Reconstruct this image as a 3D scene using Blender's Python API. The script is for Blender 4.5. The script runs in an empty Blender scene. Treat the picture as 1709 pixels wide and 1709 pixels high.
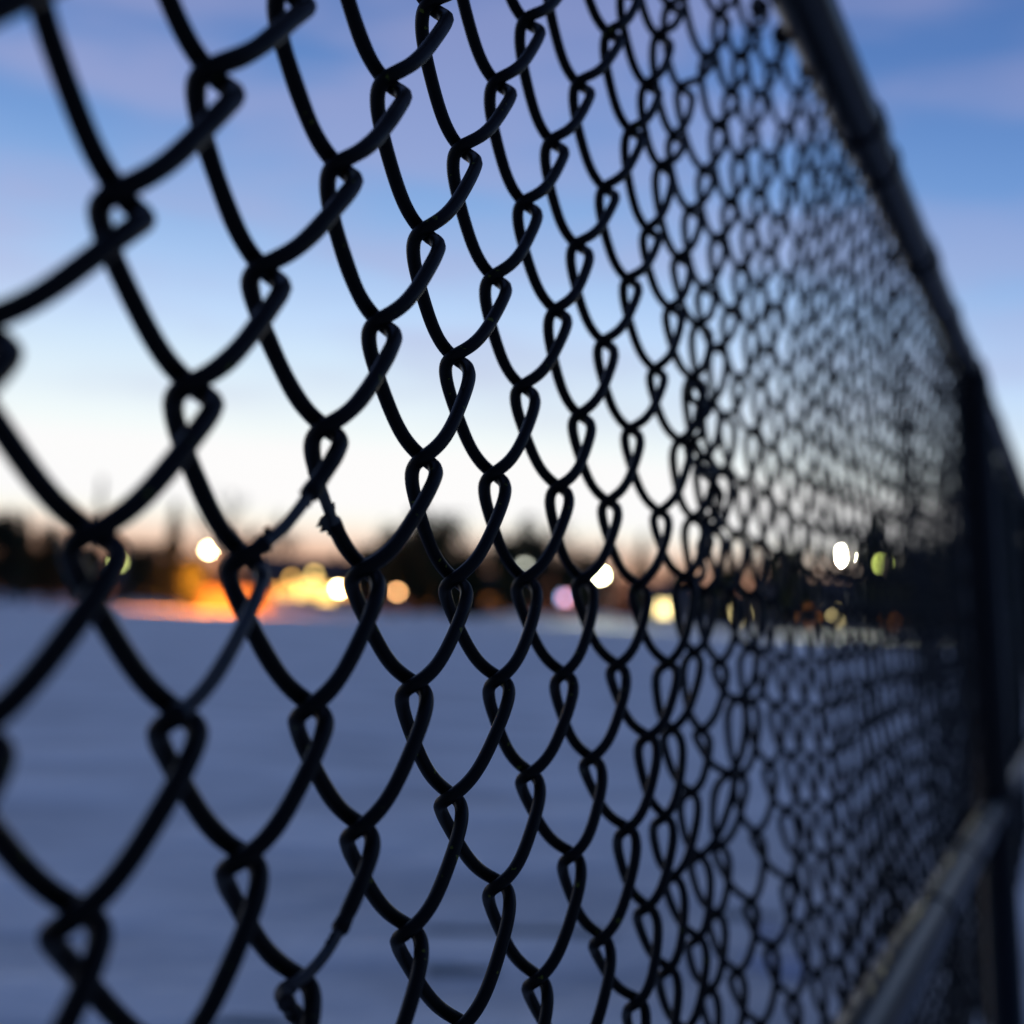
import bpy, math, random
import numpy as np
from mathutils import Vector, Matrix

S = bpy.context.scene
COL = S.collection
PI = math.pi
CAM_H = 0.80                      # camera height above the snow

# ------------------------------------------------------------------ camera
FPX = 2100.0                      # focal length in pixels of the 1709 px frame
PITCH, ROLL = 0.0802334, 0.0370768
_F = np.array([0, math.cos(PITCH), math.sin(PITCH)])
_U0 = np.array([0, -math.sin(PITCH), math.cos(PITCH)])
_R0 = np.array([1.0, 0, 0])
_R = math.cos(ROLL) * _R0 + math.sin(ROLL) * _U0
_U = -math.sin(ROLL) * _R0 + math.cos(ROLL) * _U0
cam = bpy.data.cameras.new("camera")
cam_ob = bpy.data.objects.new("camera", cam)
COL.objects.link(cam_ob)
S.camera = cam_ob
m = Matrix(((_R[0], _U[0], -_F[0], 0), (_R[1], _U[1], -_F[1], 0), (_R[2], _U[2], -_F[2], CAM_H), (0, 0, 0, 1)))
cam_ob.matrix_world = m
cam.sensor_fit = 'HORIZONTAL'
cam.sensor_width = 24.0
cam.sensor_height = 24.0
cam.lens = FPX / 1709.0 * 24.0
cam.clip_start = 0.01
cam.clip_end = 6000
cam.dof.use_dof = True
cam.dof.focus_distance = 0.405
cam.dof.aperture_fstop = 4.0

# ------------------------------------------------------------------ world
wd = bpy.data.worlds.new("World")
S.world = wd
wd.use_nodes = True
nt = wd.node_tree
nt.nodes.clear()
N = nt.nodes.new
L = nt.links.new


def srgb(r, g, b):
    f = lambda c: (c / 255.0) / 12.92 if c <= 10 else (((c / 255.0) + 0.055) / 1.055) ** 2.4
    return (f(r), f(g), f(b), 1.0)


wout = N('ShaderNodeOutputWorld')
tc = N('ShaderNodeTexCoord')
sep = N('ShaderNodeSeparateXYZ')
L(tc.outputs['Generated'], sep.inputs[0])
ramp = N('ShaderNodeValToRGB')
cr = ramp.color_ramp
cr.interpolation = 'B_SPLINE'
STOPS = [(0.000, (168, 98, 78), 1), (0.022, (196, 128, 100), 1), (0.038, (231, 178, 146), 1), (0.052, (249, 221, 199), 1.01),
         (0.070, (255, 248, 238), 1.12), (0.100, (253, 254, 255), 1.14), (0.130, (243, 250, 255), 1.06),
         (0.160, (226, 241, 255), 1.05), (0.200, (204, 228, 254), 1.05), (0.245, (176, 206, 246), 1.03), (0.290, (147, 184, 233), 1.02),
         (0.350, (114, 157, 218), 1), (0.430, (88, 129, 194), 1), (0.560, (66, 100, 164), 1), (0.780, (70, 101, 156), 1), (1.0, (70, 95, 148), 1)]
while len(cr.elements) < len(STOPS):
    cr.elements.new(0.5)
for e, (p, c, k) in zip(cr.elements, STOPS):
    e.position = p
    q = srgb(*c)
    e.color = (q[0] * k, q[1] * k, q[2] * k, 1)
# the afterglow is centred on the left of the view: towards the right the blue comes lower
azi = N('ShaderNodeMapRange'); azi.interpolation_type = 'SMOOTHSTEP'
azi.inputs['From Min'].default_value = 0.0; azi.inputs['From Max'].default_value = 0.5
azi.inputs['To Min'].default_value = 0.0; azi.inputs['To Max'].default_value = 0.05
L(sep.outputs['X'], azi.inputs['Value'])
lift = N('ShaderNodeMapRange'); lift.inputs['From Min'].default_value = 0.02; lift.inputs['From Max'].default_value = 0.10
L(sep.outputs['Z'], lift.inputs['Value'])
am = N('ShaderNodeMath'); am.operation = 'MULTIPLY'
L(azi.outputs[0], am.inputs[0]); L(lift.outputs[0], am.inputs[1])
az2 = N('ShaderNodeMath'); az2.operation = 'ADD'
L(am.outputs[0], az2.inputs[0]); L(sep.outputs['Z'], az2.inputs[1])
L(az2.outputs[0], ramp.inputs[0])
# soft mauve cloud streaks, stretched along the horizon
mp = N('ShaderNodeMapping')
mp.inputs['Scale'].default_value = (3.2, 3.2, 15.0)
mp.inputs['Location'].default_value = (2.4, 0.7, 1.3)
L(tc.outputs['Generated'], mp.inputs[0])
cn = N('ShaderNodeTexNoise')
cn.inputs['Scale'].default_value = 1.25
cn.inputs['Detail'].default_value = 4.0
cn.inputs['Roughness'].default_value = 0.5
L(mp.outputs[0], cn.inputs[0])
cmr = N('ShaderNodeMapRange')
cmr.interpolation_type = 'SMOOTHSTEP'
cmr.inputs['From Min'].default_value = 0.40
cmr.inputs['From Max'].default_value = 0.66
L(cn.outputs['Fac'], cmr.inputs['Value'])
band = N('ShaderNodeMapRange')
band.interpolation_type = 'SMOOTHSTEP'
band.inputs['From Min'].default_value = 0.11
band.inputs['From Max'].default_value = 0.20
L(sep.outputs['Z'], band.inputs['Value'])
side = N('ShaderNodeMapRange')       # clouds thin out towards the right of the view
side.inputs['From Min'].default_value = -0.45
side.inputs['From Max'].default_value = 0.42
side.inputs['To Min'].default_value = 0.48
side.inputs['To Max'].default_value = 0.28
L(sep.outputs['X'], side.inputs['Value'])
m1 = N('ShaderNodeMath'); m1.operation = 'MULTIPLY'
m2 = N('ShaderNodeMath'); m2.operation = 'MULTIPLY'
L(cmr.outputs[0], m1.inputs[0]); L(band.outputs[0], m1.inputs[1])
L(m1.outputs[0], m2.inputs[0]); L(side.outputs[0], m2.inputs[1])
cl = N('ShaderNodeMix'); cl.data_type = 'RGBA'
L(m2.outputs[0], cl.inputs[0])
L(ramp.outputs[0], cl.inputs[6])
cl.inputs[7].default_value = srgb(180, 176, 214)
# away from the afterglow the horizon is a dull blue-grey
back = N('ShaderNodeMapRange')
back.interpolation_type = 'SMOOTHSTEP'
back.inputs['From Min'].default_value = 0.45
back.inputs['From Max'].default_value = -0.35
L(sep.outputs['Y'], back.inputs['Value'])
bramp = N('ShaderNodeValToRGB')
for e_, (p_, c_) in zip((bramp.color_ramp.elements[0], bramp.color_ramp.elements[1]), ((0.0, (88, 96, 120)), (0.7, (62, 88, 142)))):
    e_.position = p_; e_.color = srgb(*c_)
L(sep.outputs['Z'], bramp.inputs[0])
dusk = N('ShaderNodeMix'); dusk.data_type = 'RGBA'
L(back.outputs[0], dusk.inputs[0]); L(cl.outputs[2], dusk.inputs[6]); L(bramp.outputs[0], dusk.inputs[7])
bg1 = N('ShaderNodeBackground')
L(dusk.outputs[2], bg1.inputs[0])
bg1.inputs[1].default_value = 1.0
sky = N('ShaderNodeTexSky')
sky.sky_type = 'NISHITA'
sky.sun_disc = False
sky.sun_elevation = math.radians(1.0)
sky.sun_rotation = math.radians(-8)
bg2 = N('ShaderNodeBackground')
L(sky.outputs[0], bg2.inputs[0])
bg2.inputs[1].default_value = 0.05
addw = N('ShaderNodeMixShader')
addw.inputs[0].default_value = 0.03
L(bg1.outputs[0], addw.inputs[1]); L(bg2.outputs[0], addw.inputs[2])
L(addw.outputs[0], wout.inputs[0])

sun = bpy.data.lights.new("sun", 'SUN')
sun.energy = 0.04
sun.angle = math.radians(10)
sun.color = (1.0, 0.75, 0.55)
sun_ob = bpy.data.objects.new("sun", sun)
COL.objects.link(sun_ob)
sun_ob.rotation_euler = (math.radians(89), 0, math.radians(180 + 8))

S.view_settings.view_transform = 'Standard'
S.view_settings.look = 'None'
S.view_settings.exposure = 0.0
S.view_settings.gamma = 1.0
try:
    S.cycles.use_denoising = True
    S.cycles.denoiser = 'OPENIMAGEDENOISE'
    S.cycles.use_adaptive_sampling = False
    S.cycles.max_bounces = 4
    S.cycles.caustics_reflective = False
    S.cycles.caustics_refractive = False
except Exception:
    pass

# ------------------------------------------------------------------ helpers
rnd = random.Random(7)
rng = np.random.RandomState(11)


def tag(o, label=None, cat=None, group=None, kind=None):
    if label: o["label"] = label
    if cat: o["category"] = cat
    if group: o["group"] = group
    if kind: o["kind"] = kind
    return o


def empty(name, loc, rz=0.0):
    o = bpy.data.objects.new(name, None)
    COL.objects.link(o)
    o.location = loc
    o.rotation_euler = (0, 0, rz)
    o.empty_display_size = 0.2
    return o


class MB:
    """collects geometry for ONE mesh object"""

    def __init__(s):
        s.v = []; s.f = []; s.mi = []; s.n = 0

    def add(s, v, f, mi=0):
        v = np.asarray(v, float).reshape(-1, 3)
        s.v.append(v)
        s.f += [tuple(i + s.n for i in q) for q in f]
        s.mi += [mi] * len(f)
        s.n += len(v)

    def box(s, c, h, rot=0.0, mi=0, top=1.0):
        c = np.asarray(c, float)
        P = []
        for z in (-1, 1):
            k = top if z > 0 else 1.0
            for x, y in ((-1, -1), (1, -1), (1, 1), (-1, 1)):
                X, Y = x * h[0] * k, y * h[1] * k
                P.append((c[0] + X * math.cos(rot) - Y * math.sin(rot), c[1] + X * math.sin(rot) + Y * math.cos(rot), c[2] + z * h[2]))
        s.add(P, [(3, 2, 1, 0), (4, 5, 6, 7), (0, 1, 5, 4), (1, 2, 6, 5), (2, 3, 7, 6), (3, 0, 4, 7)], mi)

    def tube(s, pts, rad, sides=8, mi=None, cap=True, up=None):
        pts = np.asarray(pts, float)
        n = len(pts)
        rad = np.broadcast_to(np.asarray(rad, float), (n,))
        t = np.gradient(pts, axis=0)
        t /= np.linalg.norm(t, axis=1)[:, None] + 1e-12
        if up is None:
            up = np.array([0, 0, 1.0]) if abs(t[0][2]) < 0.9 else np.array([1.0, 0, 0])
        a = np.cross(t, np.asarray(up, float)); a /= np.linalg.norm(a, axis=1)[:, None] + 1e-12
        b = np.cross(t, a)
        th = np.arange(sides) * 2 * PI / sides
        V = pts[:, None, :] + rad[:, None, None] * (np.cos(th)[None, :, None] * a[:, None, :] + np.sin(th)[None, :, None] * b[:, None, :])
        f = []; mis = []
        for i in range(n - 1):
            for j in range(sides):
                k = (j + 1) % sides
                f.append((i * sides + j, i * sides + k, (i + 1) * sides + k, (i + 1) * sides + j))
                mis.append(0 if mi is None else (mi if isinstance(mi, int) else int(mi[i])))
        if cap:
            f.append(tuple(range(sides))); f.append(tuple((n - 1) * sides + j for j in reversed(range(sides))))
            mis += [mis[0], mis[-1]]
        n0 = s.n
        s.v.append(V.reshape(-1, 3)); s.n += n * sides
        s.f += [tuple(i + n0 for i in q) for q in f]; s.mi += mis

    def build(s, name, mats, parent=None, smooth=False, loc=None):
        me = bpy.data.meshes.new(name)
        v = np.concatenate(s.v)
        if loc is not None:
            v = v - np.asarray(loc, float)
        me.from_pydata(v.tolist(), [], s.f)
        if not isinstance(mats, (list, tuple)): mats = [mats]
        for mm in mats: me.materials.append(mm)
        if len(mats) > 1: me.polygons.foreach_set('material_index', s.mi)
        if smooth: me.polygons.foreach_set('use_smooth', [True] * len(me.polygons))
        me.update()
        o = bpy.data.objects.new(name, me)
        COL.objects.link(o)
        if loc is not None: o.location = loc
        if parent is not None: o.parent = parent
        return o


def mat(name, base, rough=0.6, spec=0.5, metal=0.0, noise=None, bump=0.0, nscale=20.0):
    mt = bpy.data.materials.new(name); mt.use_nodes = True
    t = mt.node_tree; b = t.nodes['Principled BSDF']
    b.inputs['Roughness'].default_value = rough
    b.inputs['Metallic'].default_value = metal
    b.inputs['Specular IOR Level'].default_value = spec
    b.inputs['Base Color'].default_value = (*base, 1)
    if noise or bump:
        co = t.nodes.new('ShaderNodeTexCoord')
        nz = t.nodes.new('ShaderNodeTexNoise')
        nz.inputs['Scale'].default_value = nscale
        nz.inputs['Detail'].default_value = 6
        t.links.new(co.outputs['Object'], nz.inputs[0])
        if noise:
            rp = t.nodes.new('ShaderNodeValToRGB')
            rp.color_ramp.elements[0].position = 0.35; rp.color_ramp.elements[1].position = 0.68
            rp.color_ramp.elements[0].color = (*base, 1); rp.color_ramp.elements[1].color = (*noise, 1)
            t.links.new(nz.outputs['Fac'], rp.inputs[0]); t.links.new(rp.outputs[0], b.inputs['Base Color'])
        if bump:
            bp = t.nodes.new('ShaderNodeBump'); bp.inputs['Strength'].default_value = bump
            bp.inputs['Distance'].default_value = 0.01
            t.links.new(nz.outputs['Fac'], bp.inputs['Height']); t.links.new(bp.outputs[0], b.inputs['Normal'])
    return mt


def emit(name, color, strength):
    mt = bpy.data.materials.new(name); mt.use_nodes = True
    t = mt.node_tree; t.nodes.clear()
    e = t.nodes.new('ShaderNodeEmission'); o = t.nodes.new('ShaderNodeOutputMaterial')
    e.inputs[0].default_value = (*color, 1); e.inputs[1].default_value = strength
    t.links.new(e.outputs[0], o.inputs[0])
    return mt


def wire_vinyl():
    """black vinyl coat, tiny flecks of yellow-green pollen and lichen"""
    mt = mat("black_vinyl", (0.0028, 0.0030, 0.0030), 0.42, 0.11)
    t = mt.node_tree; b = t.nodes['Principled BSDF']
    co = t.nodes.new('ShaderNodeTexCoord')
    vz = t.nodes.new('ShaderNodeTexNoise'); vz.inputs['Scale'].default_value = 260; vz.inputs['Detail'].default_value = 2
    t.links.new(co.outputs['Object'], vz.inputs[0])
    rp = t.nodes.new('ShaderNodeValToRGB')
    rp.color_ramp.elements[0].position = 0.70; rp.color_ramp.elements[1].position = 0.73
    rp.color_ramp.elements[0].color = (0.0028, 0.0030, 0.0030, 1); rp.color_ramp.elements[1].color = (0.08, 0.09, 0.010, 1)
    t.links.new(vz.outputs['Fac'], rp.inputs[0]); t.links.new(rp.outputs[0], b.inputs['Base Color'])
    r2 = t.nodes.new('ShaderNodeTexNoise'); r2.inputs['Scale'].default_value = 90
    t.links.new(co.outputs['Object'], r2.inputs[0])
    mr = t.nodes.new('ShaderNodeMapRange'); mr.inputs['To Min'].default_value = 0.28; mr.inputs['To Max'].default_value = 0.6
    t.links.new(r2.outputs['Fac'], mr.inputs['Value']); t.links.new(mr.outputs[0], b.inputs['Roughness'])
    return mt


M_VINYL = wire_vinyl()
M_BARE = mat("weathered_steel_wire", (0.035, 0.042, 0.045), 0.45, 0.5, 0.5, noise=(0.06, 0.055, 0.05), nscale=300)
M_SCRAP = mat("torn_vinyl", (0.008, 0.008, 0.009), 0.6, 0.3)
M_PIPE = mat("black_painted_pipe", (0.004, 0.005, 0.006), 0.34, 0.20, 0.0, noise=(0.008, 0.009, 0.011), bump=0.03, nscale=60)
M_FROST = mat("frost", (0.34, 0.37, 0.42), 0.8, 0.3, noise=(0.12, 0.14, 0.18), bump=0.6, nscale=120)
M_RUST = mat("rust", (0.10, 0.035, 0.015), 0.8, 0.3)

# ------------------------------------------------------------------ ground
def snow_material():
    mt = bpy.data.materials.new("snow"); mt.use_nodes = True
    t = mt.node_tree; b = t.nodes['Principled BSDF']
    b.inputs['Roughness'].default_value = 0.95
    b.inputs['Specular IOR Level'].default_value = 0.05
    co = t.nodes.new('ShaderNodeTexCoord')
    m_ = t.nodes.new('ShaderNodeMapping'); m_.inputs['Scale'].default_value = (0.5, 1.0, 1.0)
    t.links.new(co.outputs['Object'], m_.inputs[0])
    n1 = t.nodes.new('ShaderNodeTexNoise'); n1.inputs['Scale'].default_value = 1.5; n1.inputs['Detail'].default_value = 7
    n1.inputs['Roughness'].default_value = 0.6
    t.links.new(m_.outputs[0], n1.inputs[0])
    rp = t.nodes.new('ShaderNodeValToRGB')
    rp.color_ramp.elements[0].position = 0.38; rp.color_ramp.elements[1].position = 0.60
    rp.color_ramp.elements[0].color = (0.70, 0.68, 0.63, 1); rp.color_ramp.elements[1].color = (0.95, 0.92, 0.85, 1)
    t.links.new(n1.outputs['Fac'], rp.inputs[0]); t.links.new(rp.outputs[0], b.inputs['Base Color'])
    bp = t.nodes.new('ShaderNodeBump'); bp.inputs['Strength'].default_value = 0.9; bp.inputs['Distance'].default_value = 0.20
    t.links.new(n1.outputs['Fac'], bp.inputs['Height']); t.links.new(bp.outputs[0], b.inputs['Normal'])
    return mt


M_SNOW = snow_material()


def grid(name, xs, ys, hf, mt):
    X, Y = np.meshgrid(xs, ys)
    Z = hf(X, Y)
    v = np.stack([X, Y, Z], -1).reshape(-1, 3)
    nx = len(xs)
    f = [(j * nx + i, j * nx + i + 1, (j + 1) * nx + i + 1, (j + 1) * nx + i) for j in range(len(ys) - 1) for i in range(nx - 1)]
    me = bpy.data.meshes.new(name); me.from_pydata(v.tolist(), [], f)
    me.polygons.foreach_set('use_smooth', [True] * len(me.polygons)); me.materials.append(mt)
    o = bpy.data.objects.new(name, me); COL.objects.link(o)
    tag(o, kind="structure")
    return o


def axis(a, b, fine, growth=1.12):
    v = [0.0]; st = fine
    while v[-1] < b:
        v.append(v[-1] + st); st *= growth
    w = [0.0]; st = fine
    while w[-1] > a:
        w.append(w[-1] - st); st *= growth
    return np.array(sorted(set(w + v)))


def ground_h(X, Y):
    h = 0.018 * np.sin(1.7 * X + 0.6 * Y + 1.0) * np.sin(1.1 * Y - 0.5 * X) + 0.010 * np.sin(4.1 * X + 2.2 * Y) * np.sin(3.3 * Y + 1.4 * X)
    return h * np.exp(-np.hypot(X, Y) / 40.0) - 0.02


grid("ground", axis(-3000, 3000, 0.2), axis(-3000, 4500, 0.2), ground_h, M_SNOW)


def gx(px, Y, z=0.0):
    """world x of a thing standing at depth Y that is seen in picture column px"""
    a = (px - 854.5) / FPX; H = z - CAM_H
    return (a * (Y * _F[1] + H * _F[2]) - Y * _R[1] - H * _R[2]) / (_R[0] - a * _F[0])


def at(px, py, Y):
    r = _R * (px - 854.5) / FPX - _U * (py - 854.5) / FPX + _F
    P = r * (Y / r[1]); P[2] += CAM_H
    return P


# plowed snow ridge along the far edge of the field
def ridge():
    xs = np.linspace(-90, 75, 330)
    prof = [(-3.2, 0.0), (-2.2, 0.35), (-1.2, 0.72), (0.0, 0.85), (1.3, 0.7), (2.6, 0.3), (3.6, 0.0)]
    V = []; F = []
    for i, x in enumerate(xs):
        y0 = 116 - 0.30 * x
        k = 0.75 + 0.3 * math.sin(x * 0.21) + 0.22 * math.sin(x * 0.83 + 1) + 0.1 * math.sin(x * 2.3)
        k += 0.9 * math.exp(-((x + 27) / 6.5) ** 2)  # extra hump shaped here to catch the street lamp's orange light
        k *= 1.0 if x < 12 else max(0.35, 1 - (x - 12) / 30)
        for dy, z in prof:
            V.append((x, y0 + dy, z * k - 0.03 + (rnd.uniform(-.05, .05) if z else 0)))
    n = len(prof)
    for i in range(len(xs) - 1):
        for j in range(n - 1):
            F.append((i * n + j, (i + 1) * n + j, (i + 1) * n + j + 1, i * n + j + 1))
    me = bpy.data.meshes.new("snow_bank"); me.from_pydata(V, [], F); me.materials.append(M_SNOW)
    me.polygons.foreach_set('use_smooth', [True] * len(me.polygons))
    o = bpy.data.objects.new("snow_bank", me); COL.objects.link(o); tag(o, kind="structure")


ridge()

# thin spots where frozen grass shows through the snow
M_GRASS = mat("frozen_grass", (0.08, 0.10, 0.08), 0.9, 0.2, noise=(0.26, 0.30, 0.30), nscale=14)
M_BLUE_SNOW = mat("blue_snow", (0.30, 0.36, 0.52), 0.6, 0.4, noise=(0.5, 0.55, 0.66), nscale=9)  # bluish tint for two flat patches laid on the snow


def patch(name, px, py, wx, wy, mt, label, cat):
    r = _R * (px - 854.5) / FPX - _U * (py - 854.5) / FPX + _F
    c = r * (-(CAM_H + 0.0) / r[2])
    n = 28; V = []
    for k in range(n):
        a = 2 * PI * k / n; q = 1 + 0.22 * math.sin(3 * a + px) + 0.14 * math.sin(7 * a + py)
        V.append((wx * q * math.cos(a), wy * q * math.sin(a)))
    mb = MB()
    P = []
    for rr, zz in ((1.0, 0.0), (0.75, 0.003), (0.4, 0.004)):
        for x, y in V:
            X, Y = c[0] + x * rr, c[1] + y * rr
            P.append((X, Y, float(ground_h(np.array(X), np.array(Y))) + 0.004 + zz))
    f = [(k, (k + 1) % n, n + (k + 1) % n, n + k) for k in range(n)] + [(n + k, n + (k + 1) % n, 2 * n + (k + 1) % n, 2 * n + k) for k in range(n)]
    f.append(tuple(range(2 * n, 3 * n)))
    mb.add(P, f)
    o = mb.build(name, mt, smooth=True, loc=(c[0], c[1], 0.0))
    tag(o, label, cat, kind="stuff")


patch("grass_patch", 890, 1540, 0.26, 0.045, M_GRASS, "long streak of frozen grass showing through the snow below the middle of the fence", "grass")
patch("grass_patch", 762, 1606, 0.085, 0.035, M_GRASS, "small dark tuft of frozen grass in the snow at the bottom centre", "grass")
patch("grass_patch", 430, 1690, 0.10, 0.03, M_GRASS, "faint grass streak in the snow at the bottom left", "grass")
patch("grass_patch", 1240, 1520, 0.10, 0.04, M_GRASS, "grey grass patch in the snow behind the dense mesh", "grass")
patch("blue_snow_patch", 1300, 1600, 0.08, 0.09, M_BLUE_SNOW, "bluish patch on the snow behind the dense mesh", "snow hollow")
patch("blue_snow_patch", 1285, 1545, 0.05, 0.07, M_BLUE_SNOW, "smaller bluish patch just beyond the other one", "snow hollow")

# ------------------------------------------------------------------ fence
HH = 0.0707 / 2
DP = 0.0068
KAP = 0.9848
HW = 0.02973017
PHI = 1.1477444
D = np.array([math.cos(PHI), math.sin(PHI), 0.0])          # along the fence
NRM = np.array([math.sin(PHI), -math.cos(PHI), 0.0])       # towards the camera side
P0 = np.array([-0.01723973, 0.41003925, 0.04022026 + CAM_H])
# how the slack wire mesh bellies and twists: knot column, row, sideways bulge, lift (in 0.01 mm)
KNOTS = '''-2,-2,1443,467 -2,0,964,389 -2,2,2362,103 -1,-3,1229,434 -1,-1,1127,555 -1,1,1304,118 0,-2,994,457 0,0,927,484 0,2,1027,416 1,-3,678,555 1,-1,306,472 1,1,465,388 1,3,807,306 2,-4,407,566 2,-2,458,338 2,0,551,510 2,2,606,463 3,-3,312,414 3,-1,78,481 3,1,260,489 3,3,207,543 4,-4,362,582 4,-2,239,719 4,0,270,472 4,2,-35,505 4,4,-89,768 5,-3,83,574 5,-1,-56,429 5,1,-350,727 5,3,-351,748 6,-4,564,903 6,-2,330,716 6,0,-149,709 6,2,-406,676 6,4,-517,763 7,-5,841,628 7,-3,277,730 7,-1,-146,698 7,1,-481,845 7,3,-639,828 7,5,-794,962 8,-4,905,986 8,-2,350,714 8,0,-92,928 8,2,-428,919 8,4,-849,806 9,-5,1113,806 9,-3,456,770 9,-1,-154,945 9,1,-488,717 9,3,-819,955 9,5,-943,949 10,-6,1739,1243 10,-4,1090,1182 10,-2,436,940 10,0,-174,932 10,2,-588,953 10,4,-718,843 10,6,-703,982 11,-5,1040,868 11,-3,924,1280 11,-1,299,949 11,1,-268,1033 11,3,-545,1010 11,5,-605,1080 12,-6,1273,1069 12,-4,887,855 12,-2,890,904 12,0,293,1019 12,2,-97,844 12,4,-637,705 12,6,-861,990 13,-5,462,1103 13,-3,214,1124 13,-1,724,1600 13,1,384,1330 13,3,-303,1078 13,5,-1023,1482 13,7,-1343,1426 14,-6,981,1144 14,-4,409,1289 14,-2,410,1319 14,2,74,1562 14,4,-888,982 14,6,-1311,633 15,-7,837,1387 15,-5,83,1097 15,-3,31,635 15,3,-552,1574 15,5,-1174,1031 15,7,-1921,1131 16,-6,311,1063 16,-4,935,1692 16,-2,261,653 16,4,-1166,851 16,6,-1255,805 16,8,-1272,523 17,-7,808,868 17,-5,-362,699 17,-3,542,2100 17,3,-1135,1570 17,5,-1308,1182 17,7,-1413,1162 17,9,-1436,1076 18,-6,859,685 18,-4,132,914 18,-2,536,1393 18,2,-1389,1440 18,4,-1176,971 18,6,-1349,813 18,8,-1401,884 19,-7,1453,1072 19,-5,359,702 19,-3,-34,1583 19,3,-1270,791 19,5,-1321,972 19,7,-1592,1306 19,9,-1711,1028 20,-6,1923,1045 20,-4,527,1016 20,2,-1073,1356 20,4,-1198,1254 20,6,-1559,1082 20,8,-1561,722 20,10,-1585,478 21,-7,2079,1085 21,-5,1042,1334 21,3,-1324,1535 21,5,-1486,1354 21,7,-1714,814 21,9,-1836,841 21,11,-1939,-315 22,-6,1362,1382 22,4,-1554,979 22,6,-1567,946 22,8,-1764,949 22,10,-1706,658 23,5,-1812,1339 23,7,-1728,879 23,9,-1250,694 23,11,-1664,271 24,8,-1446,887 24,10,-829,856 25,9,-1103,1018 25,11,-860,21'''
BULGE = [-0.85007, 0.23812, -0.27944, -0.4933, -0.56782, 1.01122, 0.44679, 0.39706, -1.34384, -0.2128, 0.4129]
EXPO = [(0, 1), (0, 2), (1, 0), (1, 1), (1, 2), (2, 0), (2, 1), (2, 2), (3, 0), (3, 1), (4, 0)]
MEAS = {}
for _q in KNOTS.split():
    _a = [int(v) for v in _q.split(',')]
    MEAS[(_a[0], _a[1])] = (_a[2] * 1e-5, _a[3] * 1e-5)
T_TOP, T_BOT = 11, -22


def bulge(s, t):
    tt = min(max(t, -9), 11) / 5.0
    ss = max(min((s - 5) / 10.0, 2.0), -0.8)
    return sum(c * ss ** a * tt ** b for c, (a, b) in zip(BULGE, EXPO)) * 0.01


_ms = np.array([[k[0], k[1], v[0] - bulge(*k), v[1]] for k, v in MEAS.items()])
_cache = {}


def knot(s, t):
    if (s, t) in _cache: return _cache[(s, t)]
    if (s, t) in MEAS:
        w, v = MEAS[(s, t)]
    else:
        w = bulge(s, t)
        if s > 22:
            if t < 0: w = 0.012 * min(1.0, -t / 6.0) + (w - 0.012 * min(1.0, -t / 6.0)) * math.exp(-(s - 22) / 8.0)
            else: w *= 0.45 + 0.55 * math.exp(-(s - 22) / 14.0)
        g = np.exp(-((_ms[:, 0] - s) / 1.6) ** 2 - ((_ms[:, 1] - t) / 2.2) ** 2)
        ws = g.sum() + 0.25
        w += float((g * _ms[:, 2]).sum() / ws)
        v = float((g * _ms[:, 3]).sum() / ws)
        if s > 22:
            q = min(1.0, (s - 22) / 12.0)
            v = v * (1 - q) + q * 0.004
            w += rng.normal(0, 0.0012) * q
            v += rng.normal(0, 0.0013) * q
            if t > 8: v += q * 0.008
        if s > 20:   # long slow waves in the slack fabric
            w += 0.0022 * math.sin(s * 0.31 + 0.25 * t) * min(1, (s - 20) / 15.0)
    r = P0 + (s - 5) * HW * D + np.array([0, 0, t * HH + v]) + w * NRM
    if s > 26: r = r + np.array([0, 0, 0.00035 * (s - 26)]) * min(1.0, 1.0)
    _cache[(s, t)] = r
    return r


def hook(c):
    """how far a bend reaches past the column line"""
    return 0.0041 + 0.0004 * max(0.0, 2.0 - c)


def gfun(p):
    return 0.5 - 0.5 * np.arcsin(KAP * np.cos(PI * p)) / math.asin(KAP) - 0.11 * np.sin(2 * PI * p) / (2 * PI)


def strand_path(k, nper):
    """centre line of the zigzag wire that links column k and column k+1, from the top down"""
    pts = []; gp = []
    t = T_TOP
    while t > T_BOT:
        c0 = k if (k + t) % 2 == 0 else k + 1
        c1 = k + 1 if c0 == k else k
        sg = 1.0 if c0 == k + 1 else -1.0
        n_ = nper
        p = (1 - np.cos(PI * np.arange(n_) / float(n_))) / 2
        A = knot(c0, t) + sg * hook(c0) * D
        B = knot(c1, t - 1) - sg * hook(c1) * D
        g = gfun(p)[:, None]; pp = p[:, None]
        du = ((B - A) @ D) * (g - pp)
        seg = A * (1 - pp) + B * pp + du * D + sg * DP * (0.672 * np.sin(PI * pp) + 0.328 * np.sqrt(np.abs(np.sin(PI * pp))) + 0.0605 * np.sin(3 * PI * pp)) * NRM + 0.0581 * HH * np.sin(2 * PI * pp) * np.array([0, 0, 1.0])
        pts.append(seg); gp.append((T_TOP - t) + p)
        t -= 1
    P = np.concatenate(pts); G = np.concatenate(gp)
    # soften the small kinks where the legs meet
    step = 0.0013 if k < 12 else (0.0018 if k < 26 else 0.0035)
    sl = np.concatenate([[0], np.cumsum(np.linalg.norm(np.diff(P, axis=0), axis=1))])
    u = np.arange(0, sl[-1], step)
    Q = np.stack([np.interp(u, sl, P[:, i]) for i in range(3)], 1)
    G = np.interp(u, sl, G)
    h = max(1, int(round(0.0034 / step)))
    ker = np.hanning(2 * h + 3)[1:-1]; ker /= ker.sum()
    Q = np.stack([np.convolve(np.pad(Q[:, i], h, 'edge'), ker, 'valid') for i in range(3)], 1)
    return Q, G


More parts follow.
